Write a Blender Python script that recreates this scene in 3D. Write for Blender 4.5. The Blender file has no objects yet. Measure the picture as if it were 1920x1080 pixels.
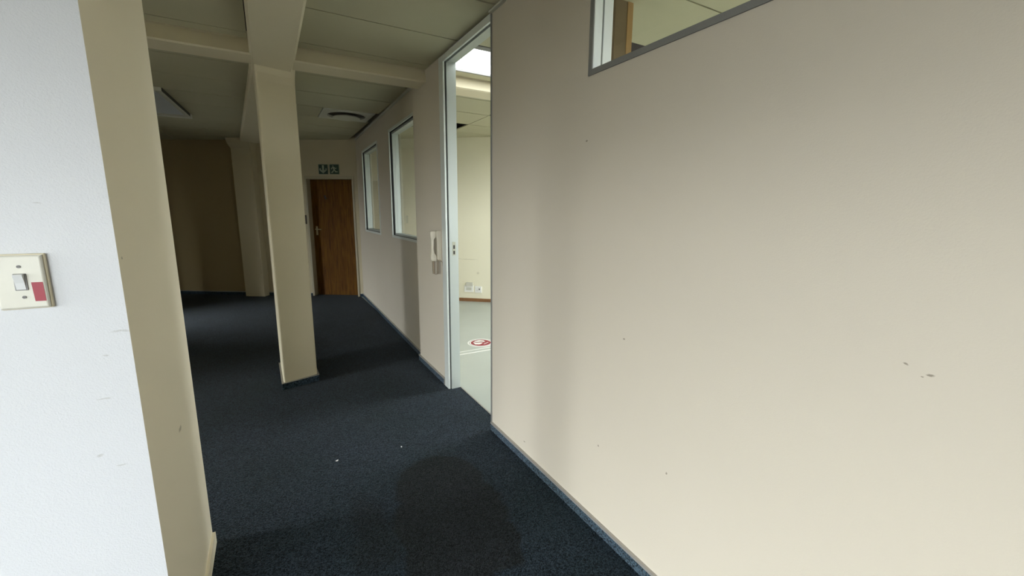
import bpy, bmesh, math, random
from mathutils import Vector, Matrix
random.seed(7)
S = bpy.context.scene
COL = S.collection

# ------------------------------------------------------------------ camera
cam_d = bpy.data.cameras.new('camera'); cam = bpy.data.objects.new('camera', cam_d); COL.objects.link(cam)
cam_d.sensor_width = 36.0; cam_d.lens = 36.0 * 794.0 / 1920.0; cam_d.clip_start = 0.02
f = 794.0; CX, CY = 960.0, 540.0
def ray(px, py):
    return Vector(((px - CX) / f, (py - CY) / f, 1.0)).normalized()
dn = ray(925, 4960); fw = ray(499, 398); fw = (fw - dn * fw.dot(dn)).normalized(); rt = dn.cross(fw)
M = Matrix((rt, fw, -dn))                       # image axes (right, down, forward) -> world
ax = M @ Vector((1, 0, 0)); ay = M @ Vector((0, -1, 0)); az = M @ Vector((0, 0, -1))
cam.matrix_world = Matrix(((ax.x, ay.x, az.x, 0), (ax.y, ay.y, az.y, 0), (ax.z, ay.z, az.z, 1.45), (0, 0, 0, 1)))
S.camera = cam
S.view_settings.view_transform = 'Standard'; S.view_settings.look = 'None'
S.view_settings.gamma = 1.0; S.view_settings.use_curve_mapping = False
S.view_settings.exposure = 0.0

# ------------------------------------------------------------------ overcast sky
SKY = 46.0
w = bpy.data.worlds.new('overcast'); S.world = w; w.use_nodes = True
nt = w.node_tree; nt.nodes.clear()
out = nt.nodes.new('ShaderNodeOutputWorld'); bg = nt.nodes.new('ShaderNodeBackground')
tc = nt.nodes.new('ShaderNodeTexCoord'); sep = nt.nodes.new('ShaderNodeSeparateXYZ'); cr = nt.nodes.new('ShaderNodeValToRGB')
nt.links.new(tc.outputs['Generated'], sep.inputs[0]); nt.links.new(sep.outputs['Z'], cr.inputs[0])
e = cr.color_ramp.elements
e[0].position = 0.0; e[0].color = (0.05, 0.05, 0.045, 1)
e[1].position = 0.03; e[1].color = (0.60, 0.63, 0.64, 1)
h_ = cr.color_ramp.elements.new(1.0); h_.color = (1.12, 1.20, 1.25, 1)
nt.links.new(cr.outputs[0], bg.inputs[0]); bg.inputs[1].default_value = SKY
nt.links.new(bg.outputs[0], out.inputs[0])

def portal(loc, normal, w_, h_):
    l = bpy.data.lights.new('sky_portal', 'AREA'); l.shape = 'RECTANGLE'; l.size = w_; l.size_y = h_
    l.cycles.is_portal = True
    o = bpy.data.objects.new('sky_portal', l); COL.objects.link(o)
    n = Vector(normal).normalized(); z = -n; x = Vector((0, 0, 1)).cross(z).normalized(); y = z.cross(x)
    o.matrix_world = Matrix(((x.x, y.x, z.x, loc[0]), (x.y, y.y, z.y, loc[1]), (x.z, y.z, z.z, loc[2]), (0, 0, 0, 1)))

# ------------------------------------------------------------------ materials
def newmat(name):
    m = bpy.data.materials.new(name); m.use_nodes = True
    return m, m.node_tree, m.node_tree.nodes['Principled BSDF']
def N(nt, t, **kw):
    n = nt.nodes.new(t)
    for k, v in kw.items(): setattr(n, k, v)
    return n
def plain(name, col, rough=0.5, metal=0.0, bump=0.0, bscale=200, spec=0.5, var=0.0, vscale=3.0):
    m, nt, b = newmat(name)
    b.inputs['Base Color'].default_value = (*col, 1); b.inputs['Roughness'].default_value = rough
    b.inputs['Metallic'].default_value = metal; b.inputs['Specular IOR Level'].default_value = spec
    tc = N(nt, 'ShaderNodeTexCoord')
    if var:
        n = N(nt, 'ShaderNodeTexNoise'); n.inputs['Scale'].default_value = vscale; n.inputs['Detail'].default_value = 5
        nt.links.new(tc.outputs['Object'], n.inputs[0])
        mx = N(nt, 'ShaderNodeMix', data_type='RGBA'); mx.inputs[6].default_value = (*[c * (1 - var) for c in col], 1)
        mx.inputs[7].default_value = (*[min(1, c * (1 + var)) for c in col], 1)
        nt.links.new(n.outputs[0], mx.inputs[0]); nt.links.new(mx.outputs[2], b.inputs['Base Color'])
    if bump:
        n = N(nt, 'ShaderNodeTexNoise'); n.inputs['Scale'].default_value = bscale; n.inputs['Detail'].default_value = 3
        nt.links.new(tc.outputs['Object'], n.inputs[0])
        bp = N(nt, 'ShaderNodeBump'); bp.inputs['Strength'].default_value = bump; bp.inputs['Distance'].default_value = 0.002
        nt.links.new(n.outputs[0], bp.inputs['Height']); nt.links.new(bp.outputs[0], b.inputs['Normal'])
    return m
def blob_mask(nt, coord, blobs, warp=0.0, wscale=6.0, soft=0.1):
    """max over ellipsoidal blobs (centre, radii) of a soft-edged mask, in world metres"""
    src = coord
    if warp:
        n = N(nt, 'ShaderNodeTexNoise'); n.inputs['Scale'].default_value = wscale; n.inputs['Detail'].default_value = 4
        nt.links.new(coord, n.inputs[0])
        s = N(nt, 'ShaderNodeVectorMath', operation='SUBTRACT'); s.inputs[1].default_value = (.5, .5, .5)
        nt.links.new(n.outputs['Color'], s.inputs[0])
        k = N(nt, 'ShaderNodeVectorMath', operation='MULTIPLY_ADD'); k.inputs[1].default_value = (warp,) * 3
        nt.links.new(s.outputs[0], k.inputs[0]); nt.links.new(coord, k.inputs[2]); src = k.outputs[0]
    cur = None
    for c, r in blobs:
        a = N(nt, 'ShaderNodeVectorMath', operation='SUBTRACT'); a.inputs[1].default_value = c; nt.links.new(src, a.inputs[0])
        d = N(nt, 'ShaderNodeVectorMath', operation='DIVIDE'); d.inputs[1].default_value = r; nt.links.new(a.outputs[0], d.inputs[0])
        l = N(nt, 'ShaderNodeVectorMath', operation='LENGTH'); nt.links.new(d.outputs[0], l.inputs[0])
        if cur is None: cur = l.outputs['Value']
        else:
            mn = N(nt, 'ShaderNodeMath', operation='MINIMUM'); nt.links.new(cur, mn.inputs[0]); nt.links.new(l.outputs['Value'], mn.inputs[1]); cur = mn.outputs[0]
    mr = N(nt, 'ShaderNodeMapRange'); mr.inputs['From Min'].default_value = 1 - soft; mr.inputs['From Max'].default_value = 1 + soft
    mr.inputs['To Min'].default_value = 1; mr.inputs['To Max'].default_value = 0
    nt.links.new(cur, mr.inputs['Value']); return mr.outputs[0]
def painted(name, col, marks=(), markcol=(.12, .10, .08), strength=.8, rough=.55, bump=.35, wetwarp=0.0, var=.035):
    m, nt, b = newmat(name); b.inputs['Roughness'].default_value = rough; b.inputs['Specular IOR Level'].default_value = .35
    tc = N(nt, 'ShaderNodeTexCoord'); co = tc.outputs['Object']
    n = N(nt, 'ShaderNodeTexNoise'); n.inputs['Scale'].default_value = 1.3; n.inputs['Detail'].default_value = 6
    nt.links.new(co, n.inputs[0])
    mx = N(nt, 'ShaderNodeMix', data_type='RGBA')
    mx.inputs[6].default_value = (col[0] * (1 - var), col[1] * (1 - var), col[2] * (1 - var * 1.4), 1)
    mx.inputs[7].default_value = (*[min(1, c * (1 + var)) for c in col], 1)
    nt.links.new(n.outputs[0], mx.inputs[0]); last = mx.outputs[2]
    if marks:
        k = blob_mask(nt, co, marks, warp=.012, wscale=60, soft=.35)
        mu = N(nt, 'ShaderNodeMath', operation='MULTIPLY'); mu.inputs[1].default_value = strength; nt.links.new(k, mu.inputs[0])
        m2 = N(nt, 'ShaderNodeMix', data_type='RGBA'); m2.inputs[7].default_value = (*markcol, 1)
        nt.links.new(mu.outputs[0], m2.inputs[0]); nt.links.new(last, m2.inputs[6]); last = m2.outputs[2]
    nt.links.new(last, b.inputs['Base Color'])
    n2 = N(nt, 'ShaderNodeTexNoise'); n2.inputs['Scale'].default_value = 260; n2.inputs['Detail'].default_value = 3; nt.links.new(co, n2.inputs[0])
    bp = N(nt, 'ShaderNodeBump'); bp.inputs['Strength'].default_value = bump; bp.inputs['Distance'].default_value = .0012
    nt.links.new(n2.outputs[0], bp.inputs['Height']); nt.links.new(bp.outputs[0], b.inputs['Normal'])
    return m
def emit(name, col, s):
    m, nt, b = newmat(name); b.inputs['Base Color'].default_value = (.8, .8, .8, 1)
    b.inputs['Emission Color'].default_value = (*col, 1); b.inputs['Emission Strength'].default_value = s; return m

BEIGE = (.565, .513, .428)
M_right = painted('beige_wall_paint', BEIGE, [((1.21, .301, 1.111), (.02, .007, .0028)), ((1.21, .315, 1.104), (.02, .003, .0015)), ((1.21, .345, 1.123), (.02, .005, .002)),
                  ((1.21, 1.48, 1.75), (.02, .006, .004)), ((1.21, 1.95, .12), (.02, .01, .003)), ((1.21, 1.2, .95), (.02, .004, .004)), ((1.21, .95, .5), (.02, .003, .004)), ((1.21, 1.32, .42), (.02, .003, .003))], (.16, .13, .09), .75)
M_wall = painted('beige_wall_paint_plain', BEIGE)
M_reveal = painted('khaki_wall_paint', (.92, .85, .68), [((-.32, 1.39, 1.33), (.02, .004, .003)), ((-.32, 1.75, .7), (.02, .02, .008))], (.25, .2, .13), .6)
M_white = painted('white_wall_paint', (.55, .562, .585), [((-.388, 1.36, .984), (.011, .02, .0017)), ((-.336, 1.36, 1.153), (.016, .02, .003)),
                  ((-.412, 1.36, .838), (.005, .02, .004)), ((-.371, 1.36, 1.095), (.006, .02, .002)), ((-.442, 1.36, 1.462), (.006, .02, .0015)),
                  ((-.375, 1.36, .80), (.009, .02, .0015))], (.42, .42, .42), .8, bump=.8)
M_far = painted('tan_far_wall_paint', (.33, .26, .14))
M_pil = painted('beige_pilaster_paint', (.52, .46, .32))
M_cream = painted('cream_wall_paint', (.79, .755, .60), [((2.78, 6.27, .69), (.14, .14, .006)), ((2.90, 6.17, .47), (.02, .02, .02)), ((2.66, 6.4, .70), (.05, .05, .005))], (.35, .31, .22), .35)
M_beam = painted('beam_paint', (.72, .655, .49))
M_tile = plain('ceiling_tile_board', (.48, .455, .315), .9, bump=.4, bscale=120, var=.05, vscale=2.5)
M_void = plain('ceiling_void_dark', (.03, .02, .025), .95)
M_alu = plain('satin_aluminium', (.46, .50, .47), .42, metal=.25, bump=.1, bscale=60)
M_aluf = plain('light_aluminium_flange', (.70, .74, .71), .42, metal=.2)
M_aluw = plain('lit_white_aluminium', (.90, .93, .92), .5)  # near-white colour carries the room light falling on the jamb lining
M_alud = plain('shaded_grey_aluminium', (.24, .24, .235), .5, metal=.3, bump=.1, bscale=60)  # aluminium darkened in colour to stand for frames in shade
M_alust = plain('aluminium_carpet_cap', (.42, .40, .37), .4, metal=.5, bump=.2, bscale=90)
M_gasket = plain('black_gasket', (.02, .02, .02), .7)
M_phone = plain('cream_phone_plastic', (.54, .50, .40), .5, var=.05, vscale=40)
M_plast = plain('aged_cream_plastic', (.56, .55, .48), .42, var=.05, vscale=40)
M_plasty = plain('yellowed_plastic_edge', (.62, .56, .40), .5, var=.08, vscale=60)
M_plastw = plain('white_plastic', (.80, .80, .77), .35)
M_rock = plain('grey_white_rocker', (.60, .61, .61), .35)
M_screw = plain('dull_screw', (.16, .155, .15), .55, metal=.3)
M_screwl = plain('grey_plastic_trim', (.22, .22, .22), .45)
M_red = plain('red_sticker', (.27, .015, .03), .5)
M_wood = plain('brown_skirting_wood', (.22, .10, .035), .5, var=.2, vscale=20)
M_frame = plain('painted_door_frame', (.42, .38, .27), .5)
M_dark = plain('dark_plastic', (.03, .025, .02), .5)
M_brass = plain('worn_brass', (.55, .48, .30), .35, metal=.7)
M_green = plain('exit_sign_green', (.007, .042, .026), .45)
M_signw = plain('exit_sign_white', (.42, .46, .35), .5)
M_signedge = plain('exit_sign_backing', (.45, .45, .35), .5)
M_lens = plain('prismatic_diffuser', (.62, .66, .70), .3, bump=.6, bscale=150)
M_fixt = plain('fixture_white_enamel', (.62, .62, .54), .5)
M_vent = plain('vent_white_enamel', (.66, .67, .58), .5)
M_cord = plain('tan_coiled_cord', (.30, .24, .17), .6)
M_paper = plain('paper_white', (.8, .8, .78), .8)
M_panel = emit('lit_ceiling_diffuser', (.94, .99, 1.0), 6.0)
M_frost = emit('backlit_frosted_pane', (.90, .97, .96), .85)

# door leaf wood
M_door, nt, b = newmat('brown_door_veneer'); b.inputs['Roughness'].default_value = .6; b.inputs['Specular IOR Level'].default_value = .15
tc = N(nt, 'ShaderNodeTexCoord'); mp = N(nt, 'ShaderNodeMapping'); mp.inputs['Scale'].default_value = (9, 9, .7)
ns = N(nt, 'ShaderNodeTexNoise'); ns.inputs['Scale'].default_value = 5; ns.inputs['Detail'].default_value = 8; ns.inputs['Distortion'].default_value = .6
cr = N(nt, 'ShaderNodeValToRGB'); cr.color_ramp.elements[0].color = (.075, .027, .002, 1); cr.color_ramp.elements[1].color = (.17, .073, .006, 1)
cr.color_ramp.elements[0].position = .3; cr.color_ramp.elements[1].position = .7
nt.links.new(tc.outputs['Object'], mp.inputs[0]); nt.links.new(mp.outputs[0], ns.inputs[0]); nt.links.new(ns.outputs[0], cr.inputs[0]); nt.links.new(cr.outputs[0], b.inputs['Base Color'])
M_post = plain('orange_wood_post', (.42, .26, .11), .5, var=.15, vscale=12)
M_postd = plain('brown_wood_board', (.20, .145, .085), .55, var=.15, vscale=12)

# carpet: navy loop pile with a damp stain
def carpet(name, stain, k=.85):
    m, nt, b = newmat(name); b.inputs['Roughness'].default_value = .95; b.inputs['Specular IOR Level'].default_value = .08
    tc = N(nt, 'ShaderNodeTexCoord'); co = tc.outputs['Object']
    vo = N(nt, 'ShaderNodeTexVoronoi'); vo.inputs['Scale'].default_value = 230; nt.links.new(co, vo.inputs['Vector'])
    n0 = N(nt, 'ShaderNodeTexVoronoi'); n0.inputs['Scale'].default_value = 200; nt.links.new(co, n0.inputs['Vector'])
    n1 = N(nt, 'ShaderNodeSeparateColor'); nt.links.new(n0.outputs['Color'], n1.inputs[0])
    n2 = N(nt, 'ShaderNodeTexNoise'); n2.inputs['Scale'].default_value = 2.2; n2.inputs['Detail'].default_value = 6; nt.links.new(co, n2.inputs[0])
    cr = N(nt, 'ShaderNodeValToRGB'); el = cr.color_ramp.elements
    el[0].position = .1; el[0].color = (*(c * k for c in (.0030, .0060, .0095)), 1); el[1].position = 1.0; el[1].color = (*(c * k for c in (.042, .064, .086)), 1)
    nt.links.new(n1.outputs[0], cr.inputs[0])
    cr2 = N(nt, 'ShaderNodeValToRGB'); el = cr2.color_ramp.elements
    el[0].position = .3; el[0].color = (.78, .86, .80, 1); el[1].position = .7; el[1].color = (1.1, 1.05, 1.1, 1)
    nt.links.new(n2.outputs[0], cr2.inputs[0])
    mu = N(nt, 'ShaderNodeMix', data_type='RGBA', blend_type='MULTIPLY'); mu.inputs[0].default_value = 1
    nt.links.new(cr.outputs[0], mu.inputs[6]); nt.links.new(cr2.outputs[0], mu.inputs[7]); last = mu.outputs[2]
    if stain:
        for blobs, st, sf in (
            ([((.70, 2.0, 0), (.235, .25, 9)), ((.66, 1.73, 0), (.275, .27, 9)), ((.60, 1.52, 0), (.23, .21, 9)), ((.76, 1.5, 0), (.13, .19, 9))], .60, .05),
            ([((.31, 1.86, 0), (.08, .22, 9)), ((.29, 1.68, 0), (.10, .13, 9))], .38, .35)):
            kk = blob_mask(nt, co, blobs, warp=.10, wscale=9, soft=sf)
            s = N(nt, 'ShaderNodeMath', operation='MULTIPLY'); s.inputs[1].default_value = st; nt.links.new(kk, s.inputs[0])
            ml = N(nt, 'ShaderNodeMix', data_type='RGBA', blend_type='MULTIPLY'); ml.inputs[7].default_value = (.50, .30, .14, 1)
            nt.links.new(s.outputs[0], ml.inputs[0]); nt.links.new(last, ml.inputs[6]); last = ml.outputs[2]
    nt.links.new(last, b.inputs['Base Color'])
    bp = N(nt, 'ShaderNodeBump'); bp.inputs['Strength'].default_value = .8; bp.inputs['Distance'].default_value = .004
    nt.links.new(vo.outputs['Distance'], bp.inputs['Height']); nt.links.new(bp.outputs[0], b.inputs['Normal'])
    b.inputs['Sheen Weight'].default_value = .08; b.inputs['Sheen Roughness'].default_value = .4
    return m
M_carpet = carpet('navy_loop_carpet', True)
M_cskirt = carpet('navy_carpet_skirting', False, 2.0)
M_vinyl = plain('grey_green_vinyl', (.41, .44, .40), .38, var=.10, vscale=2.0, bump=.1, bscale=30)

# glass: thin clear pane
M_glass, nt, b = newmat('thin_window_glass'); nt.nodes.remove(b)
o = nt.nodes['Material Output']; tr = N(nt, 'ShaderNodeBsdfTransparent'); gl = N(nt, 'ShaderNodeBsdfGlossy'); gl.inputs['Roughness'].default_value = .02
lw = N(nt, 'ShaderNodeLayerWeight'); lw.inputs[0].default_value = .5; pw = N(nt, 'ShaderNodeMath', operation='POWER'); pw.inputs[1].default_value = 4
fr = N(nt, 'ShaderNodeMath', operation='MULTIPLY_ADD'); fr.inputs[1].default_value = .7; fr.inputs[2].default_value = .03
nt.links.new(lw.outputs['Facing'], pw.inputs[0]); nt.links.new(pw.outputs[0], fr.inputs[0]); mx = N(nt, 'ShaderNodeMixShader')
tr.inputs[0].default_value = (.975, .985, .98, 1)
nt.links.new(fr.outputs[0], mx.inputs[0]); nt.links.new(tr.outputs[0], mx.inputs[1]); nt.links.new(gl.outputs[0], mx.inputs[2]); nt.links.new(mx.outputs[0], o.inputs[0])

# ------------------------------------------------------------------ mesh helpers
def obj(name, bm, mat, parent=None, smooth=False, bevel=0.0):
    bmesh.ops.recalc_face_normals(bm, faces=bm.faces[:])
    me = bpy.data.meshes.new(name); bm.to_mesh(me); bm.free()
    for mm in (mat if isinstance(mat, (list, tuple)) else [mat]): me.materials.append(mm)
    ob = bpy.data.objects.new(name, me); COL.objects.link(ob)
    if smooth:
        for p in me.polygons: p.use_smooth = True
    if parent: ob.parent = parent
    if bevel:
        md = ob.modifiers.new('b', 'BEVEL'); md.width = bevel; md.segments = 2; md.limit_method = 'ANGLE'
    return ob
def struct(name, bm, mat, **kw):
    o = obj(name, bm, mat, **kw); o['kind'] = 'structure'; return o
def tag(o, label, cat, group=None):
    o['label'] = label; o['category'] = cat
    if group: o['group'] = group
    return o
def thing(name, loc, label, cat, rot=None, group=None):
    o = bpy.data.objects.new(name, None); COL.objects.link(o); o.empty_display_size = .1
    if rot is not None: o.matrix_world = Matrix.Translation(loc) @ rot.to_4x4()
    else: o.location = loc
    return tag(o, label, cat, group)
def add_box(bm, a, b, mi=0):
    vs = [bm.verts.new((x, y, z)) for x in (a[0], b[0]) for y in (a[1], b[1]) for z in (a[2], b[2])]
    fs = []
    for q in ((0, 1, 3, 2), (4, 6, 7, 5), (0, 4, 5, 1), (2, 3, 7, 6), (0, 2, 6, 4), (1, 5, 7, 3)):
        fc = bm.faces.new([vs[i] for i in q]); fc.material_index = mi; fs.append(fc)
    return vs
def box(a, b):
    bm = bmesh.new(); add_box(bm, a, b); return bm
def add_prism(bm, pts, z0, z1):
    lo = [bm.verts.new((x, y, z0)) for x, y in pts]; hi = [bm.verts.new((x, y, z1)) for x, y in pts]
    n = len(pts); bm.faces.new(lo[::-1]); bm.faces.new(hi)
    for i in range(n): bm.faces.new((lo[i], lo[(i + 1) % n], hi[(i + 1) % n], hi[i]))
def prism(pts, z0, z1):
    bm = bmesh.new(); add_prism(bm, pts, z0, z1); return bm
def add_loft(bm, loops, closed_ends=True):
    rows = [[bm.verts.new(p) for p in L] for L in loops]; n = len(rows[0])
    for r0, r1 in zip(rows, rows[1:]):
        for i in range(n): bm.faces.new((r0[i], r0[(i + 1) % n], r1[(i + 1) % n], r1[i]))
    if closed_ends: bm.faces.new(rows[0][::-1]); bm.faces.new(rows[-1])
def add_cyl(bm, c, r, h, axis='Z', n=24, r2=None):
    r2 = r if r2 is None else r2; L0, L1 = [], []
    for i in range(n):
        a = 2 * math.pi * i / n; ca, sa = math.cos(a), math.sin(a)
        for L, rr, t in ((L0, r, 0), (L1, r2, h)):
            if axis == 'Z': L.append((c[0] + rr * ca, c[1] + rr * sa, c[2] + t))
            elif axis == 'Y': L.append((c[0] + rr * ca, c[1] + t, c[2] + rr * sa))
            else: L.append((c[0] + t, c[1] + rr * ca, c[2] + rr * sa))
    add_loft(bm, [L0, L1])
def add_ring(bm, c, r0, r1, z0, z1, n=48):
    loops = []
    for i in range(n + 1):
        a = 2 * math.pi * i / n; ca, sa = math.cos(a), math.sin(a)
        loops.append([(c[0] + r * ca, c[1] + r * sa, c[2] + z) for r, z in ((r0, z0), (r1, z0), (r1, z1), (r0, z1))])
    add_loft(bm, loops, False); bmesh.ops.remove_doubles(bm, verts=bm.verts[:], dist=1e-6)
def add_tube(bm, pts, r, n=8):
    loops = []; pts = [Vector(p) for p in pts]
    for i, p in enumerate(pts):
        t = (pts[min(i + 1, len(pts) - 1)] - pts[max(i - 1, 0)]).normalized()
        u = t.cross(Vector((0.13, .97, .2))).normalized(); v = t.cross(u)
        rr = r[i] if isinstance(r, (list, tuple)) else r
        loops.append([tuple(p + u * rr * math.cos(2 * math.pi * k / n) + v * rr * math.sin(2 * math.pi * k / n)) for k in range(n)])
    add_loft(bm, loops)
def wall(name, o, u, nrm, L, H, T, holes, mat, z0=0.0, **kw):
    """wall from o along u, visible face towards nrm, thickness behind it, rectangular holes (u0,u1,z0,z1)"""
    o = Vector((o[0], o[1], 0)); u = Vector((u[0], u[1], 0)).normalized(); nn = Vector((nrm[0], nrm[1], 0)).normalized()
    us = sorted({0, L, *[h[0] for h in holes], *[h[1] for h in holes]}); zs = sorted({z0, H, *[h[2] for h in holes], *[h[3] for h in holes]})
    us = [x for x in us if 0 <= x <= L]; zs = [z for z in zs if z0 <= z <= H]
    def solid(i, j):
        if i < 0 or j < 0 or i >= len(us) - 1 or j >= len(zs) - 1: return False
        cu = (us[i] + us[i + 1]) / 2; cz = (zs[j] + zs[j + 1]) / 2
        return not any(h[0] < cu < h[1] and h[2] < cz < h[3] for h in holes)
    bm = bmesh.new(); cache = {}
    def V(i, j, b):
        k = (i, j, b)
        if k not in cache:
            p = o + u * us[i] - nn * (T if b else 0) + Vector((0, 0, zs[j])); cache[k] = bm.verts.new(p)
        return cache[k]
    for i in range(len(us) - 1):
        for j in range(len(zs) - 1):
            if not solid(i, j): continue
            bm.faces.new((V(i, j, 0), V(i + 1, j, 0), V(i + 1, j + 1, 0), V(i, j + 1, 0)))
            bm.faces.new((V(i, j, 1), V(i, j + 1, 1), V(i + 1, j + 1, 1), V(i + 1, j, 1)))
            if not solid(i - 1, j): bm.faces.new((V(i, j, 0), V(i, j + 1, 0), V(i, j + 1, 1), V(i, j, 1)))
            if not solid(i + 1, j): bm.faces.new((V(i + 1, j, 0), V(i + 1, j, 1), V(i + 1, j + 1, 1), V(i + 1, j + 1, 0)))
            if not solid(i, j - 1): bm.faces.new((V(i, j, 0), V(i, j, 1), V(i + 1, j, 1), V(i + 1, j, 0)))
            if not solid(i, j + 1): bm.faces.new((V(i, j + 1, 0), V(i + 1, j + 1, 0), V(i + 1, j + 1, 1), V(i, j + 1, 1)))
    return struct(name, bm, mat, **kw)
def frame_boxes(bm, T, u0, u1, z0, z1, w, d0, d1):
    """rectangular ring of section w between depths d0..d1 in a local frame (u, depth, z) mapped by T"""
    for a, b in (((u0, d0, z0), (u0 + w, d1, z1)), ((u1 - w, d0, z0), (u1, d1, z1)), ((u0 + w, d0, z0), (u1 - w, d1, z0 + w)), ((u0 + w, d0, z1 - w), (u1 - w, d1, z1))):
        vs = add_box(bm, a, b)
        for v in vs: v.co = T @ v.co
def frameT(o, u, nrm):
    u = Vector((u[0], u[1], 0)).normalized(); n = Vector((nrm[0], nrm[1], 0)).normalized()
    return Matrix(((u.x, n.x, 0, o[0]), (u.y, n.y, 0, o[1]), (0, 0, 1, 0), (0, 0, 0, 1)))
def tbox(T, a, b, bm=None):
    bm = bm or bmesh.new()
    for v in add_box(bm, a, b): v.co = T @ v.co
    return bm
def exterior_window(name, T, L, z0, z1, n_mull, d=-.10):
    """frame, mullions and panes of a facade window in a hole of a wall"""
    bm = bmesh.new(); frame_boxes(bm, T, 0, L, z0, z1, .045, d - .03, d + .03)
    r = struct(name, bm, M_alu)
    for k in range(1, n_mull):
        obj('mullion', tbox(T, (L * k / n_mull - .02, d - .025, z0 + .045), (L * k / n_mull + .02, d + .025, z1 - .045)), M_alu, r)
    return r

C = 2.575                 # ceiling height
CW = C + .10
DX = 1.21                 # corridor face of the near right wall

# ------------------------------------------------------------------ floor
FA = Vector((1.345, 7.45, 0))                                   # corner of right partition and far wall
U_FAR = Vector((-.845, .534, 0)); N_FAR = Vector((-.534, -.845, 0))
U_RR = Vector((1.275, -1.05, 0)).normalized(); N_RR = Vector((-U_RR.y * -1, -U_RR.x, 0))
N_RR = Vector((U_RR.y, -U_RR.x, 0))
if N_RR.y > 0: N_RR = -N_RR
fl = struct('floor', prism([(-4.9, -3.3), (1.30, -3.3), (1.30, 7.46), (1.345, 7.62), (-4.9, 11.6)], -.08, 0), M_carpet)
struct('floor_vinyl', prism([(1.30, -3.3), (5.4, -3.3), (5.4, 4.35), (1.345, 7.62), (1.30, 7.46)], -.08, 0.0), M_vinyl)
struct('trim_1', box((1.296, 2.37, 0), (1.304, 3.12, .004)), M_alust)

# ------------------------------------------------------------------ walls
wall('wall_right', (DX, -3.2), (0, 1), (-1, 0), 3.2 + 2.37, CW, .10, [(3.0, 3.2 + 1.475, 2.018, 2.52)], M_right)
# boxed pier between the sliding door frame and the windowed partition, rounded outer corner
pts = [(DX, 3.21), (1.30, 3.21), (1.30, 3.955)]
R_ = .045
for k in range(7):
    a = math.radians(90 + 15 * k); pts.append((DX + R_ + R_ * math.cos(a), 3.955 - R_ + R_ * math.sin(a)))
struct('wall_right_pier', prism(pts, 0, CW), M_wall)
UP = Vector((1.34 - 1.25, 7.5 - 3.95, 0)).normalized(); NP = Vector((-UP.y, UP.x, 0))
W1 = (.05, 1.10, 1.160, 2.335); W2 = (1.785, 2.90, 1.150, 2.315)
wall('wall_right_far', (1.25, 3.95), UP, NP, 3.50, CW, .09, [W1, W2], M_wall)
# above the door opening
struct('trim_2', box((DX + .002, 2.37, 2.562), (1.30, 3.21, C)), M_wall)
# far wall (skewed) with door recess
FD = (.095, .865, 0.0, 1.975)
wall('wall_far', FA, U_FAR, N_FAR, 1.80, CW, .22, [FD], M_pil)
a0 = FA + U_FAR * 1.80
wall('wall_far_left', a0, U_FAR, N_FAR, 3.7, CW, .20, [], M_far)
wall('wall_back_right', FA, U_RR, N_RR, 5.2, CW, .12, [], M_cream)
# pilaster on the far wall with a small flared head
T_FAR = frameT(FA, U_FAR, N_FAR)
bm = bmesh.new()
s0, s1, dp = 1.66, 1.99, .14
prof = [(0, 0, 0), (2.42, 0, 0), (2.50, .03, .04), (CW, .05, .07)]
add_loft(bm, [[tuple(T_FAR @ Vector(p)) for p in ((s0 - e1 * .4, 0, z), (s1 + e1, 0, z), (s1 + e1, dp + e2, z), (s0 - e1 * .4, dp + e2, z))] for z, e1, e2 in prof])
struct('column_far', bm, M_pil)
# stub wall at the left: white face to the camera, khaki reveal along the passage
bm = bmesh.new(); add_box(bm, (-4.5, 1.36, 0), (-.32, 2.08, CW))
bm.faces.ensure_lookup_table()
ws = struct('wall_left_stub', bm, [M_white, M_reveal])
for p in ws.data.polygons:
    p.material_index = 0 if abs(p.normal.y + 1) < .1 else 1
# facade and back walls (out of view, carry the windows that light the rooms)
LW = [(.75, 2.4, .15, 1.92), (3.35, 4.4, .15, 1.92), (5.68, 6.62, .05, 2.15), (9.3, 11.4, .05, 2.15)]
wall('wall_left', (-4.5, -3.2), (0, 1), (1, 0), 14.5, CW, .25, LW, M_wall)
wall('wall_left_inner', (-2.40, 3.73), (0, 1), (1, 0), 6.2, CW, .12, [(2.84, 3.50, 0.0, 2.15)], M_far)  # out-of-view partition; gap and dark paint chosen to shape the passage light
BW = [(.6, 3.5, 1.4, 2.5)]
wall('wall_back', (-4.5, -3.2), (1, 0), (0, 1), 5.71, CW, .25, BW, M_wall)
RW = [(5.6, 7.0, .9, 2.3)]
wall('wall_right_facade', (5.3, -3.2), (0, 1), (-1, 0), 7.7, CW, .25, RW, M_cream)
BR = [(.2, 2.2, 1.45, 2.55)]  # unseen window added to brighten the high window's jamb
wall('wall_back_far_right', (1.31, -3.2), (1, 0), (0, 1), 4.0, CW, .2, BR, M_cream)
wi = 3
for h in LW:
    T = frameT((-4.5, -3.2 + h[0]), (0, 1), (1, 0)); exterior_window('window_%d' % wi, T, h[1] - h[0], h[2], h[3], 2); wi += 1
    portal((-4.68, -3.2 + (h[0] + h[1]) / 2, (h[2] + h[3]) / 2), (1, 0, 0), h[1] - h[0], h[3] - h[2])
for h in BW:
    T = frameT((-4.5 + h[0], -3.2), (1, 0), (0, 1)); exterior_window('window_%d' % wi, T, h[1] - h[0], h[2], h[3], 2); wi += 1
    portal((-4.5 + (h[0] + h[1]) / 2, -3.38, (h[2] + h[3]) / 2), (0, 1, 0), h[1] - h[0], h[3] - h[2])
for h in BR:
    T = frameT((1.31 + h[0], -3.2), (1, 0), (0, 1)); exterior_window('window_%d' % wi, T, h[1] - h[0], h[2], h[3], 2); wi += 1
    portal((1.31 + (h[0] + h[1]) / 2, -3.38, (h[2] + h[3]) / 2), (0, 1, 0), h[1] - h[0], h[3] - h[2])
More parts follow.
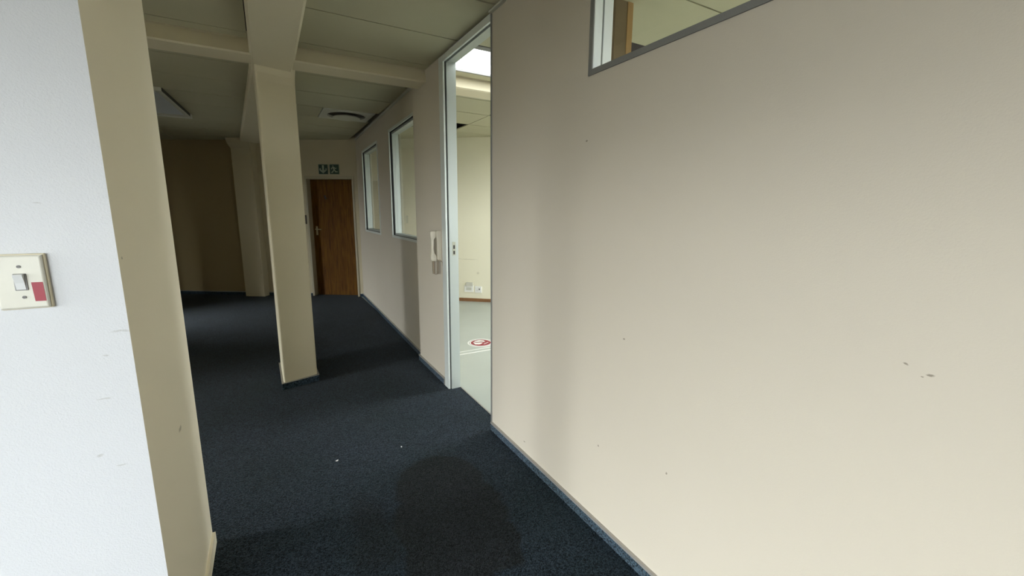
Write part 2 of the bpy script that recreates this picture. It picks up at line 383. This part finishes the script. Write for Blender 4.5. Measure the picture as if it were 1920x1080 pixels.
for h in RW:
    T = frameT((5.3, -3.2 + h[0]), (0, 1), (-1, 0)); exterior_window('window_%d' % wi, T, h[1] - h[0], h[2], h[3], 2); wi += 1
    portal((5.48, -3.2 + (h[0] + h[1]) / 2, (h[2] + h[3]) / 2), (-1, 0, 0), h[1] - h[0], h[3] - h[2])

# ------------------------------------------------------------------ ceiling: slab above, boards below it
ceil = struct('ceiling', prism([(-4.9, -3.5), (5.6, -3.5), (5.6, 4.4), (1.345, 7.8), (-4.9, 11.6)], C + .10, C + .25), M_void)
YJ = [-3.2, -2.56, -1.87, -1.17, -.59, -.01, .565, 1.14, 1.715, 2.29, 2.860, 3.437, 3.560]
YJ2 = [3.760, 4.165, 4.755, 5.368, 5.93, 6.50, 7.08, 7.66, 8.24, 8.82, 9.4, 9.98, 10.6]
def rows():
    for y0, y1 in [(a, b - (.008 if b == 3.560 else 0)) for a, b in zip(YJ, YJ[1:])] + list(zip(YJ2, YJ2[1:])): yield y0, y1
def far_y(x):       # inner face of the skewed far walls
    return FA.y + (x - FA.x) * (U_FAR.y / U_FAR.x if x < FA.x else U_RR.y / U_RR.x)
G = .006
def tile(x0, x1, y0, y1):
    dz = random.uniform(-.0015, .0015)
    p = [(x0 + G, y0 + G), (x1 - G, y0 + G), (x1 - G, y1 - G), (x0 + G, y1 - G)]
    lim = lambda x: far_y(x) - .002
    q = [(x, min(y, lim(x))) for x, y in p]
    if q[2][1] <= q[1][1] and q[3][1] <= q[0][1]: return
    # clip against the far wall line
    poly = []
    P = [(p[i], p[(i + 1) % 4]) for i in range(4)]
    for a, b_ in P:
        ia = a[1] <= lim(a[0]); ib = b_[1] <= lim(b_[0])
        if ia: poly.append(a)
        if ia != ib:
            t = (lim(a[0]) - a[1]) / ((b_[1] - a[1]) - (lim(b_[0]) - lim(a[0])) or 1e-9)
            poly.append((a[0] + t * (b_[0] - a[0]), a[1] + t * (b_[1] - a[1])))
    if len(poly) < 3: return
    obj('ceiling_tile', prism(poly, C + dz, C + .014 + dz), M_tile, ceil)
LIT = []
for y0, y1 in rows():
    # passage bay (between long beam and right partition)
    if not (y0 > 5.3 and y0 < 5.4): tile(.262, 1.215 if y0 < 3.9 else 1.25, y0, y1)
    else: tile(.262, .645, y0, y1)
    # left bays
    for xa, xb in ((-1.21, -.012), (-2.41, -1.21), (-3.61, -2.41), (-4.5, -3.61)):
        tile(xa, xb, y0, y1)
    # right room
    for xa, xb in ((1.30 if y0 < 3.9 else 1.34, 2.395), (2.395, 3.595), (3.595, 4.795), (4.795, 5.3)):
        if abs(y0 - 2.86) < .01 and xb < 4 : continue          # lit panels
        if abs(y0 - 4.165) < .01 and abs(xa - 2.395) < .01: continue
        if abs(y0 - 5.368) < .01 and xb == 2.395: 
            tile(xa, 1.8, y0, y1); continue                      # missing board
        if abs(y0 - 2.29) < .01 and abs(xa - 2.395) < .01: continue
        if abs(y0 - 2.29) < .01 and xb == 2.395: tile(xa, 2.22, y0, y1); continue
        tile(xa, xb, y0, y1)
# edge angle along the right partition
struct('trim_3', box((1.190, -3.2, C - .012), (1.21, 2.37, C - .001)), M_fixt)
T_P = frameT((1.25, 3.95), UP, NP)
struct('trim_4', tbox(T_P, (.02, .001, C - .022), (3.44, .02, C - .002)), M_fixt)

# ------------------------------------------------------------------ beams and column
bm = bmesh.new()
ZB = 2.475
add_loft(bm, [[(x, 3.563, C + .05), (x, 3.563, C - .004), (x, 3.535, ZB + .008), (x, 3.55, ZB), (x, 3.75, ZB), (x, 3.758, ZB + .01), (x, 3.758, C + .05)] for x in (-4.49, DX + .002)])
struct('beam_transverse', bm, M_beam)
bm = bmesh.new()
add_loft(bm, [[(x, 3.563, C + .05), (x, 3.563, C - .004), (x, 3.535, ZB + .008), (x, 3.55, ZB), (x, 3.75, ZB), (x, 3.758, ZB + .01), (x, 3.758, C + .05)] for x in (1.305, 5.29)])
struct('beam_right_room', bm, M_beam)
bm = bmesh.new()
def lsec(y, xl, xr, z):
    z -= .006
    return [(xl, y, C + .05), (xl, y, z + .015), (xl + .015, y, z), (xr - .015, y, z), (xr, y, z + .015), (xr, y, C + .05)]
add_loft(bm, [lsec(-3.19, -.012, .262, ZB), lsec(3.9, -.012, .262, ZB), lsec(4.25, -.03, .255, 2.50), lsec(far_y(-.1) - .1, -.27, .10, 2.52)])
struct('beam_lengthwise', bm, M_beam)
# column: slightly skewed rectangular shaft with eased edges and a flare under the beams
LF, RF, RB, LB = Vector((.012, 3.765, 0)), Vector((.272, 3.845, 0)), Vector((.262, 4.30, 0)), Vector((.002, 4.30, 0))
def csec(z, g, gf):
    c = [LF + Vector((-g, -gf, 0)), RF + Vector((g, -gf, 0)), RB + Vector((g, g, 0)), LB + Vector((-g, g, 0))]; out = []
    for i in range(4):
        p, q, r = c[i - 1], c[i], c[(i + 1) % 4]; a = q + (p - q).normalized() * .02; b_ = q + (r - q).normalized() * .02
        for t in (0, .25, .5, .75, 1):
            out.append(((1 - t) ** 2 * a + 2 * t * (1 - t) * q + t * t * b_) + Vector((0, 0, z)))
    return [tuple(v) for v in out]
bm = bmesh.new(); add_loft(bm, [csec(0, 0, 0), csec(2.30, 0, 0), csec(2.38, .001, .006), csec(2.43, .002, .018), csec(2.46, .004, .035), csec(2.50, .006, .07)])
column = struct('column', bm, M_beam)
# skirting round the column: carpet strip with a metal cap
def ring_pts(g):
    return [(LF.x - g, LF.y - g), (RF.x + g, RF.y - g), (RB.x + g, RB.y + g), (LB.x - g, LB.y + g)]
bm = bmesh.new(); add_prism(bm, ring_pts(.012), 0, .052)
cb = struct('baseboard_column', bm, M_cskirt)
obj('cap_strip', prism(ring_pts(.014), .052, .058), M_alust, cb)

# ------------------------------------------------------------------ skirtings
def skirt(name, T, L, s=0.0):
    r = struct(name, tbox(T, (s, 0, 0), (L, .011, .046)), M_cskirt)
    bm = bmesh.new(); tbox(T, (s, 0, .046), (L, .013, .058), bm); obj('cap_strip', bm, M_alust, r); return r
skirt('baseboard_right', frameT((DX, -3.2), (0, 1), (-1, 0)), 3.2 + 2.365)
r = skirt('baseboard_pier', frameT((DX, 3.235), (0, 1), (-1, 0)), .70)
obj('end_cap', box((DX - .014, 3.226, 0), (DX, 3.236, .058)), M_alust, r)
skirt('baseboard_right_far', T_P, 3.48, .02)
skirt('baseboard_far', T_FAR, .06, .0)
skirt('baseboard_far_middle', T_FAR, s0 - .001, .895)
skirt('baseboard_far_left', T_FAR, 5.3, s1 + .001)
r = struct('baseboard_reveal', box((-.32, 1.36, 0), (-.308, 2.075, .052)), M_reveal)
T_RR = frameT(FA, U_RR, N_RR)
struct('baseboard_back_right', tbox(T_RR, (.03, 0, 0), (5.0, .014, .052)), M_wood)

# ------------------------------------------------------------------ partition windows
def part_window(name, w_):
    u0, u1, z0, z1 = w_
    bm = bmesh.new(); t = .032
    # outer flange lapping the wall, lining the hole, far-side stop
    frame_boxes(bm, T_P, u0 - .006, u1 + .006, z0 - .012, z1 + .012, .026, 0.0005, .010)
    r = struct(name, bm, M_aluf)
    bm = bmesh.new(); frame_boxes(bm, T_P, u0 + .016, u1 - .016, z0 + .010, z1 - .010, .006, -.02, -.003); obj('gasket', bm, M_gasket, r)
    bm = bmesh.new(); frame_boxes(bm, T_P, u0 + .001, u1 - .001, z0 + .001, z1 - .001, .034, -.095, -.022); obj('inner_frame', bm, M_alu, r)
    obj('pane', tbox(T_P, (u0 + .03, -.06, z0 + .03), (u1 - .03, -.055, z1 - .03)), M_glass, r)
part_window('window_1', W1); part_window('window_2', W2)
# high window in the near right wall
T_R = frameT((DX, -3.2), (0, 1), (-1, 0)); hw = (3.0, 4.675, 2.018, 2.52)
bm = bmesh.new(); frame_boxes(bm, T_R, hw[0] - .006, hw[1] + .006, hw[2] - .012, hw[3] + .01, .022, .0005, .006)
r = struct('window_20', bm, M_alud)
bm = bmesh.new(); frame_boxes(bm, T_R, hw[0] + .001, hw[1] - .001, hw[2] + .001, hw[3] - .001, .005, -.10, -.001); obj('inner_frame', bm, M_alud, r)
obj('jamb_channel', tbox(T_R, (hw[1] - .012, -.044, hw[2] + .006), (hw[1] - .006, -.003, hw[3] - .006)), M_aluw, r)
obj('jamb_groove', tbox(T_R, (hw[1] - .008, -.054, hw[2] + .006), (hw[1] - .006, -.044, hw[3] - .006)), M_alud, r)
obj('jamb_channel', tbox(T_R, (hw[1] - .012, -.10, hw[2] + .006), (hw[1] - .006, -.054, hw[3] - .006)), M_aluw, r)
obj('pane', tbox(T_R, (hw[0] + .007, -.010, hw[2] + .007), (hw[1] - .0125, -.006, hw[3] - .007)), M_glass, r)

# ------------------------------------------------------------------ door opening frame in the right wall
bm = bmesh.new()
add_box(bm, (1.198, 3.128, 0), (1.212, 3.214, 2.562))                 # far jamb, outer face
add_box(bm, (1.198, 2.372, 2.520), (1.212, 3.128, 2.562))             # head, outer face
d1 = struct('door_1', bm, M_aluf)
bm = bmesh.new(); add_box(bm, (1.212, 3.136, 0), (1.222, 3.21, 2.562)); add_box(bm, (1.212, 2.372, 2.535), (1.222, 3.136, 2.562)); obj('groove', bm, M_gasket, d1)
bm = bmesh.new(); add_box(bm, (1.222, 3.118, 0), (1.296, 3.21, 2.562)); obj('jamb', bm, M_alu, d1)
bm = bmesh.new(); add_box(bm, (1.222, 2.372, 2.512), (1.255, 3.118, 2.562)); add_box(bm, (1.262, 2.372, 2.522), (1.296, 3.118, 2.562)); obj('head', bm, M_alu, d1)
bm = bmesh.new(); add_box(bm, (1.255, 2.372, 2.53), (1.262, 3.118, 2.56)); obj('head_groove', bm, M_gasket, d1)
bm = bmesh.new(); add_box(bm, (1.203, 2.362, 0), (1.30, 2.3715, 2.56)); obj('near_jamb', bm, M_alud, d1)
k = obj('strike_plate', box((1.246, 3.115, 1.108), (1.272, 3.1185, 1.215)), M_signedge, d1)
bm = bmesh.new(); add_box(bm, (1.252, 3.1142, 1.160), (1.266, 3.1155, 1.19)); add_box(bm, (1.252, 3.1142, 1.118), (1.266, 3.1155, 1.145)); obj('latch_hole', bm, M_dark, k)

# ------------------------------------------------------------------ far door
bm = bmesh.new()
for a, b_ in (((.071, -.20, 0), (.100, .012, 1.985)), ((.860, -.20, 0), (.889, .012, 1.985)), ((.071, -.20, 1.957), (.889, .012, 2.005))): tbox(T_FAR, a, b_, bm)
d2 = struct('door_2', bm, M_frame)
obj('door_leaf', tbox(T_FAR, (.100, -.155, 0), (.860, -.115, 1.957)), M_door, d2)
hd = bmesh.new(); tbox(T_FAR, (.782, -.115, 1.035), (.815, -.108, 1.185), hd)
hp = obj('handle_plate', hd, M_brass, d2, bevel=.003)
bm = bmesh.new(); add_tube(bm, [T_FAR @ Vector(p) for p in ((.798, -.11, 1.135), (.798, -.065, 1.135), (.79, -.058, 1.135), (.70, -.058, 1.132))], .009); obj('lever', bm, M_brass, hp, smooth=True)
bm = bmesh.new(); tbox(T_FAR, (.610, -.115, 1.66), (.632, -.108, 1.70), bm); tbox(T_FAR, (.598, -.112, 1.635), (.618, -.10, 1.668), bm); obj('coat_hook', bm, M_dark, d2)

# ------------------------------------------------------------------ exit signs above the far door
def sign(sa, sb, za, zb, nm, label):
    w_ = sb - sa; h_ = zb - za
    t = thing(nm, T_FAR @ Vector(((sa + sb) / 2, 0, za)), label, 'sign')
    inv = Matrix.Translation(-t.location)
    bm = tbox(inv @ T_FAR, (sa - .006, .001, za - .006), (sb + .006, .006, zb + .006)); obj('backing', bm, M_signedge, t)
    bm = tbox(inv @ T_FAR, (sa, .006, za), (sb, .009, zb)); obj('plate', bm, M_green, t)
    return t, inv @ T_FAR
def glyph(t, T, polys, sa, sb, za, zb, nm):
    """polys in 0..1 coordinates seen from the room, x to the right"""
    bm = bmesh.new()
    for P in polys:
        lo = [bm.verts.new(T @ Vector((sb - x * (sb - sa), .0091, za + y * (zb - za)))) for x, y in P]
        hi = [bm.verts.new(T @ Vector((sb - x * (sb - sa), .0105, za + y * (zb - za)))) for x, y in P]
        n = len(P); bm.faces.new(lo[::-1]); bm.faces.new(hi)
        for i in range(n): bm.faces.new((lo[i], lo[(i + 1) % n], hi[(i + 1) % n], hi[i]))
    obj(nm, bm, M_signw, t)
sA = (.487, .637, 2.035, 2.188); sB = (.300, .452, 2.035, 2.188)
t, T = sign(*sA, 'exit_sign', 'square green sign with a white down arrow, left one above the brown door')
glyph(t, T, [[(.40, .92), (.60, .92), (.60, .42), (.40, .42)], [(.10, .58), (.10, .38), (.50, .08), (.50, .28)], [(.50, .28), (.50, .08), (.90, .38), (.90, .58)],
             [(.10, .58), (.10, .38), (.22, .29), (.24, .62)], [(.90, .58), (.76, .62), (.78, .29), (.90, .38)], [(.38, .42), (.24, .40), (.50, .14), (.76, .40), (.62, .42)]], *sA, 'arrow')
t, T = sign(*sB, 'exit_sign', 'square green sign with a white running figure, right one above the brown door')
circ = [(.36 + .055 * math.cos(a * math.pi / 5), .84 + .055 * math.sin(a * math.pi / 5)) for a in range(10)]
glyph(t, T, [circ, [(.30, .74), (.46, .76), (.56, .46), (.42, .42)], [(.44, .76), (.66, .62), (.76, .66), (.74, .58), (.64, .54), (.44, .66)],
             [(.32, .74), (.14, .62), (.20, .48), (.26, .52), (.24, .58), (.36, .66)], [(.42, .46), (.56, .46), (.66, .30), (.86, .28), (.86, .20), (.60, .20), (.50, .36)],
             [(.42, .46), (.52, .44), (.38, .24), (.22, .12), (.14, .18), (.30, .30)], ], *sB, 'running_figure')

# access reader beside the far door
t = thing('access_reader', T_FAR @ Vector((.928, 0, 1.225)), 'small dark access reader on the wall left of the brown door', 'card reader')
inv = Matrix.Translation(-t.location) @ T_FAR
obj('housing', tbox(inv, (.904, 0, 1.225), (.952, .022, 1.372)), M_dark, t, bevel=.004)
obj('key_panel', tbox(inv, (.912, .022, 1.28), (.944, .0245, 1.36)), M_gasket, t)

# ------------------------------------------------------------------ intercom handset on the pier
t = thing('intercom_phone', (DX, 3.315, 1.05), 'cream wall intercom handset with hanging cord beside the tall door frame', 'phone')
def rel(bm, p=t.location):
    for v in bm.verts: v.co -= p
    return bm
bm = bmesh.new(); add_loft(bm, [[(DX, 3.265, z), (DX - d, 3.27, z), (DX - d, 3.36, z), (DX, 3.365, z)] for z, d in ((1.05, .022), (1.07, .030), (1.20, .030), (1.28, .038), (1.296, .034))])
obj('base', rel(bm), M_phone, t, bevel=.004)
bm = bmesh.new()
prof = [(1.292, .036, .075), (1.275, .034, .082), (1.245, .036, .078), (1.225, .052, .074), (1.15, .056, .074), (1.115, .050, .074), (1.095, .034, .078), (1.065, .030, .080), (1.050, .034, .072)]
add_loft(bm, [[(DX - a_, 3.288, z), (DX - a_, 3.342, z), (DX - b_, 3.336, z), (DX - b_, 3.294, z)] for z, a_, b_ in prof])
obj('handset', rel(bm), M_phone, t, bevel=.006)
bm = bmesh.new(); pts = []
for i in range(150):
    a = i * .9; z = 1.05 - .105 * i / 149; pts.append((DX - .052 + .008 * math.cos(a) , 3.315 + .008 * math.sin(a), z))
add_tube(bm, pts, .0028, 5); obj('coiled_cord', rel(bm), M_cord, t, smooth=True)
bm = bmesh.new(); pts = []
for i in range(120):
    a = i * .9; k = i / 119; z = .945 + .105 * k; pts.append((DX - .024 + .005 * math.cos(a), 3.30 - .01 * k + .005 * math.sin(a), z))
pts = [(DX - .050, 3.315, .947), (DX - .040, 3.310, .938), (DX - .03, 3.305, .940)] + pts
add_tube(bm, pts, .0024, 5); obj('return_cord', rel(bm), M_cord, t, smooth=True)
bm = bmesh.new(); add_tube(bm, [(DX - .03, 3.29, 1.05), (DX - .02, 3.26, 1.062), (DX - .006, 3.235, 1.045), (DX - .004, 3.226, 1.00)], .003, 6); obj('wall_cable', rel(bm), M_cord, t, smooth=True)

# ------------------------------------------------------------------ light switch on the white wall
t = thing('light_switch', (-.4835, 1.36, 1.229), 'aged cream rocker light switch plate with red sticker on white wall', 'light switch')
def relS(bm):
    for v in bm.verts: v.co -= Vector((-.4835, 1.36, 1.229))
    return bm
obj('back_box', relS(box((-.5245, 1.350, 1.226), (-.4425, 1.3605, 1.350))), M_plasty, t, bevel=.002)
bm = bmesh.new(); add_loft(bm, [[(-.5235 + g, y, 1.2285 + g), (-.4455 - g, y, 1.2285 + g), (-.4455 - g, y, 1.3475 - g), (-.5235 + g, y, 1.3475 - g)] for y, g in ((1.3505, 0), (1.3445, 0), (1.342, .002), (1.3412, .004))])
pl = obj('cover_plate', relS(bm), M_plast, t)
bm = bmesh.new(); add_box(bm, (-.4940, 1.3385, 1.270), (-.4735, 1.3425, 1.3075)); rk = obj('rocker_surround', relS(bm), M_screwl, t, bevel=.0012)
bm = bmesh.new(); add_loft(bm, [[(x, 1.3385, 1.2715), (x, 1.3375, 1.2725), (x, 1.3350, 1.287), (x, 1.3290, 1.3035), (x, 1.3315, 1.3065), (x, 1.3385, 1.3070)] for x in (-.4915, -.4760)])
obj('rocker', relS(bm), M_rock, rk, bevel=.0008)
for z in (1.323, 1.2545):
    bm = bmesh.new(); add_cyl(bm, (-.4825, 1.3395, z), .0034, .003, 'Y', 16)
    sc = obj('screw', relS(bm), M_screw, t)
    obj('slot', relS(box((-.4852, 1.3391, z - .0005), (-.4798, 1.3397, z + .0005))), M_dark, sc)
bm = bmesh.new(); add_prism(bm, [(-.4680, 1.2870), (-.4495, 1.2868), (-.4490, 1.2435), (-.4665, 1.2440)], 0, .0004)
for v in bm.verts: v.co = Vector((v.co.x, 1.3411 - v.co.z, v.co.y))
o_ = obj('red_sticker', relS(bm), M_red, t); o_['label'] = 'red rectangular sticker'

# ------------------------------------------------------------------ sockets on the far wall of the right room
def socket(sa, sb, za, zb, label, kind):
    t = thing('power_socket', T_RR @ Vector(((sa + sb) / 2, 0, za)), label, 'socket')
    inv = Matrix.Translation(-t.location) @ T_RR
    obj('cover_plate', tbox(inv, (sa, 0, za), (sb, .012, zb)), M_plastw, t, bevel=.002)
    if kind == 'trunk':
        obj('raised_flap', tbox(inv, (sa + .03, .0, zb - .01), (sb - .005, .03, zb + .05)), M_plast, t, bevel=.004)
        obj('socket_hole', tbox(inv, (sa + .03, .012, za + .03), (sb - .03, .0128, zb - .035)), M_plast, t)
    else:
        obj('rocker', tbox(inv, (sa + .065, .012, za + .045), (sa + .085, .017, za + .07)), M_screw, t)
        bm = bmesh.new()
        for p in ((.03, .03), (.045, .03), (.037, .05)): tbox(inv, (sa + p[0] - .003, .012, za + p[1] - .003), (sa + p[0] + .003, .0128, za + p[1] + .003), bm)
        obj('socket_hole', bm, M_dark, t)
# positions along the right-room wall measured from the corner at FA
base_s = (Vector((2.66, 6.37, 0)) - FA).length
socket(base_s + .085, base_s + .235, .155, .265, 'left white wall box with a raised flap, low on the cream wall', 'trunk')
socket(base_s + .262, base_s + .375, .150, .255, 'right flat white socket plate low on the cream wall', 'plate')

# ------------------------------------------------------------------ floor sticker and floor lines
t = thing('floor_sticker', (1.975, 4.14, 0), 'round white and red warning sticker on the grey green floor', 'sticker')
def disc(r0, z0, z1, n=48, sx=1.0):
    bm = bmesh.new(); add_cyl(bm, (0, 0, z0), r0, z1 - z0, 'Z', n); return bm
obj('white_disc', disc(.148, .0005, .0015), M_plastw, t)
bm = bmesh.new(); add_ring(bm, (0, 0, 0), .127, .131, .0015, .0020); obj('thin_ring', bm, M_dark, t)
obj('red_disc', disc(.112, .0015, .0022), M_red, t)
def blob(nm, pts, m, z0, z1): obj(nm, prism(pts, z0, z1), m, t)
def rot(pts, a=.45):
    c_, s_ = math.cos(a), math.sin(a); return [(x * c_ - y * s_, x * s_ + y * c_) for x, y in pts]
blob('white_figure', rot([(-.085, .01), (-.05, .07), (.01, .09), (.06, .07), (.08, .02), (.05, -.02), (.02, -.015), (-.02, -.03), (-.06, -.03)]), M_plastw, .0022, .0027)
blob('dark_figure', rot([(-.045, .075), (-.02, .07), (0, .035), (.03, .02), (.045, -.02), (.02, -.03), (.0, .005), (-.03, .03)]), plain('dark_red_print', (.22, .02, .03), .5), .0027, .0031)
blob('white_lettering', rot([(-.02, -.055), (.06, -.055), (.06, -.065), (-.02, -.065)]), M_plastw, .0022, .0027)
for (ya, yb, lb) in ((3.943, 3.958, 'thin white line across the grey floor, one nearer the round sticker'), (3.864, 3.884, 'thin white line across the grey floor, one farther from the round sticker')):
    bm = bmesh.new(); add_box(bm, (1.31, ya, 0.0005), (4.6, yb, .0015)); tag(obj('floor_line', bm, M_plastw), lb, 'floor marking')

# ------------------------------------------------------------------ lit ceiling panels of the right room
def lit_panel(x0, x1, y0, y1, label):
    t = thing('ceiling_light', ((x0 + x1) / 2, (y0 + y1) / 2, C), label, 'ceiling light', group=None)
    p = t.location.copy()
    def r_(bm):
        for v in bm.verts: v.co -= p
        return bm
    bm = bmesh.new(); fw_ = .028
    for a, b_ in (((x0, y0, C - .004), (x1, y0 + .06, C + .06)), ((x0, y1 - .02, C - .004), (x1, y1, C + .06)), ((x0, y0 + .06, C - .004), (x0 + fw_, y1 - .02, C + .06)), ((x1 - fw_, y0 + .06, C - .004), (x1, y1 - .02, C + .06))): add_box(bm, a, b_)
    obj('frame', r_(bm), M_alud, t)
    obj('diffuser', r_(box((x0 + fw_, y0 + .06, C + .012), (x1 - fw_, y1 - .02, C + .018))), M_panel, t)
lit_panel(1.303, 2.39, 2.864, 3.433, 'bright lit ceiling panel seen through the tall doorway')
lit_panel(2.40, 3.59, 2.864, 3.433, 'unseen lit ceiling panel added farther right in the room behind the wall, same row')  # hidden panel, added for the light it gives the room
lit_panel(2.40, 3.59, 4.169, 4.751, 'lit ceiling panel deeper in the cream room, its corner just showing at the doorway')

# unlit surface-mounted troffer at the left
t = thing('ceiling_light', (-1.03, 5.95, C), 'unlit fluorescent ceiling fixture with pale diffuser, at upper left', 'ceiling light')
t.rotation_euler = (0, 0, math.radians(-3))
obj('housing', box((-.30, -.62, -.036), (.30, .62, 0)), M_fixt, t, bevel=.004)
bm = bmesh.new(); add_box(bm, (.300, -.60, -.030), (.306, .60, -.001)); obj('dark_side_strip', bm, M_dark, t)  # dark strip over the fixture's right side face
obj('diffuser', box((-.26, -.56, -.044), (.26, .50, -.036)), M_lens, t, bevel=.003)
obj('end_plate', box((-.28, .63, -.045), (.31, .70, -.001)), M_fixt, t)

# air diffuser: square plate with a round mouth and a dropped disc
t = thing('air_vent', (.928, 5.645, C), 'square white ceiling air vent with a round centre disc, near the right wall', 'air vent')
bm = bmesh.new(); n = 48; h_ = .280
inner = [(.215 * math.cos(2 * math.pi * i / n), .215 * math.sin(2 * math.pi * i / n)) for i in range(n)]
def sq(a):
    c_, s_ = math.cos(a), math.sin(a); k = h_ / max(abs(c_), abs(s_)); return (c_ * k, s_ * k)
outer = [sq(2 * math.pi * i / n) for i in range(n)]
loops = []
for (xi, yi), (xo, yo) in zip(inner, outer): loops.append([(xi, yi, .012), (xi, yi, -.012), (xo, yo, -.008), (xo, yo, .012)])
loops.append(loops[0]); add_loft(bm, loops, False); bmesh.ops.remove_doubles(bm, verts=bm.verts[:], dist=1e-6)
obj('face_plate', bm, M_vent, t)
bm = bmesh.new(); add_cyl(bm, (0, 0, .012), .26, .08, 'Z', 32); obj('throat', bm, M_dark, t)
bm = bmesh.new()
loops = [[(r_ * math.cos(2 * math.pi * i / 40), r_ * math.sin(2 * math.pi * i / 40), z) for i in range(40)] for r_, z in ((.11, -.016), (.150, -.026), (.156, -.034), (.150, -.039), (.05, -.042))]
add_loft(bm, loops); obj('centre_disc', bm, M_vent, t, smooth=False)
bm = bmesh.new()
for a in (0, 1, 2):
    bm = bmesh.new(); x_, y_ = .08 * math.cos(a * 2.1), .08 * math.sin(a * 2.1); add_box(bm, (x_ - .004, y_ - .004, -.014), (x_ + .004, y_ + .004, .013)); obj('bracket', bm, M_screw, t)


# ------------------------------------------------------------------ seen through the high window: wood post
YS = 1.90
b_ = struct('trim_5', box((1.707, YS - .01, 0), (1.793, YS + .04, C)), M_postd)
obj('edge_strip', box((1.793, YS - .014, 0), (1.832, YS + .04, C)), M_post, b_)

# ------------------------------------------------------------------ paper scraps on the carpet
for (x, y, rz, s, lb) in ((.243, 2.474, .4, 1.0, 'tiny white paper scrap on the dark carpet, left of the two'), (.614, 2.438, 1.5, .8, 'tiny white paper scrap on the dark carpet, nearer the doorway')):
    bm = bmesh.new(); P = [(-.009, -.003), (0, -.005), (.009, -.002), (.008, .004), (0, .005), (-.008, .003)]
    lo = [bm.verts.new((px * s, py * s, .0025 + .003 * abs(px) / .009)) for px, py in P]; hi = [bm.verts.new((px * s, py * s, .0035 + .003 * abs(px) / .009)) for px, py in P]
    bm.faces.new(lo[::-1]); bm.faces.new(hi)
    for i in range(6): bm.faces.new((lo[i], lo[(i + 1) % 6], hi[(i + 1) % 6], hi[i]))
    o_ = tag(obj('paper_scrap', bm, M_paper), lb, 'litter'); o_.location = (x, y, 0); o_.rotation_euler = (0, 0, rz)
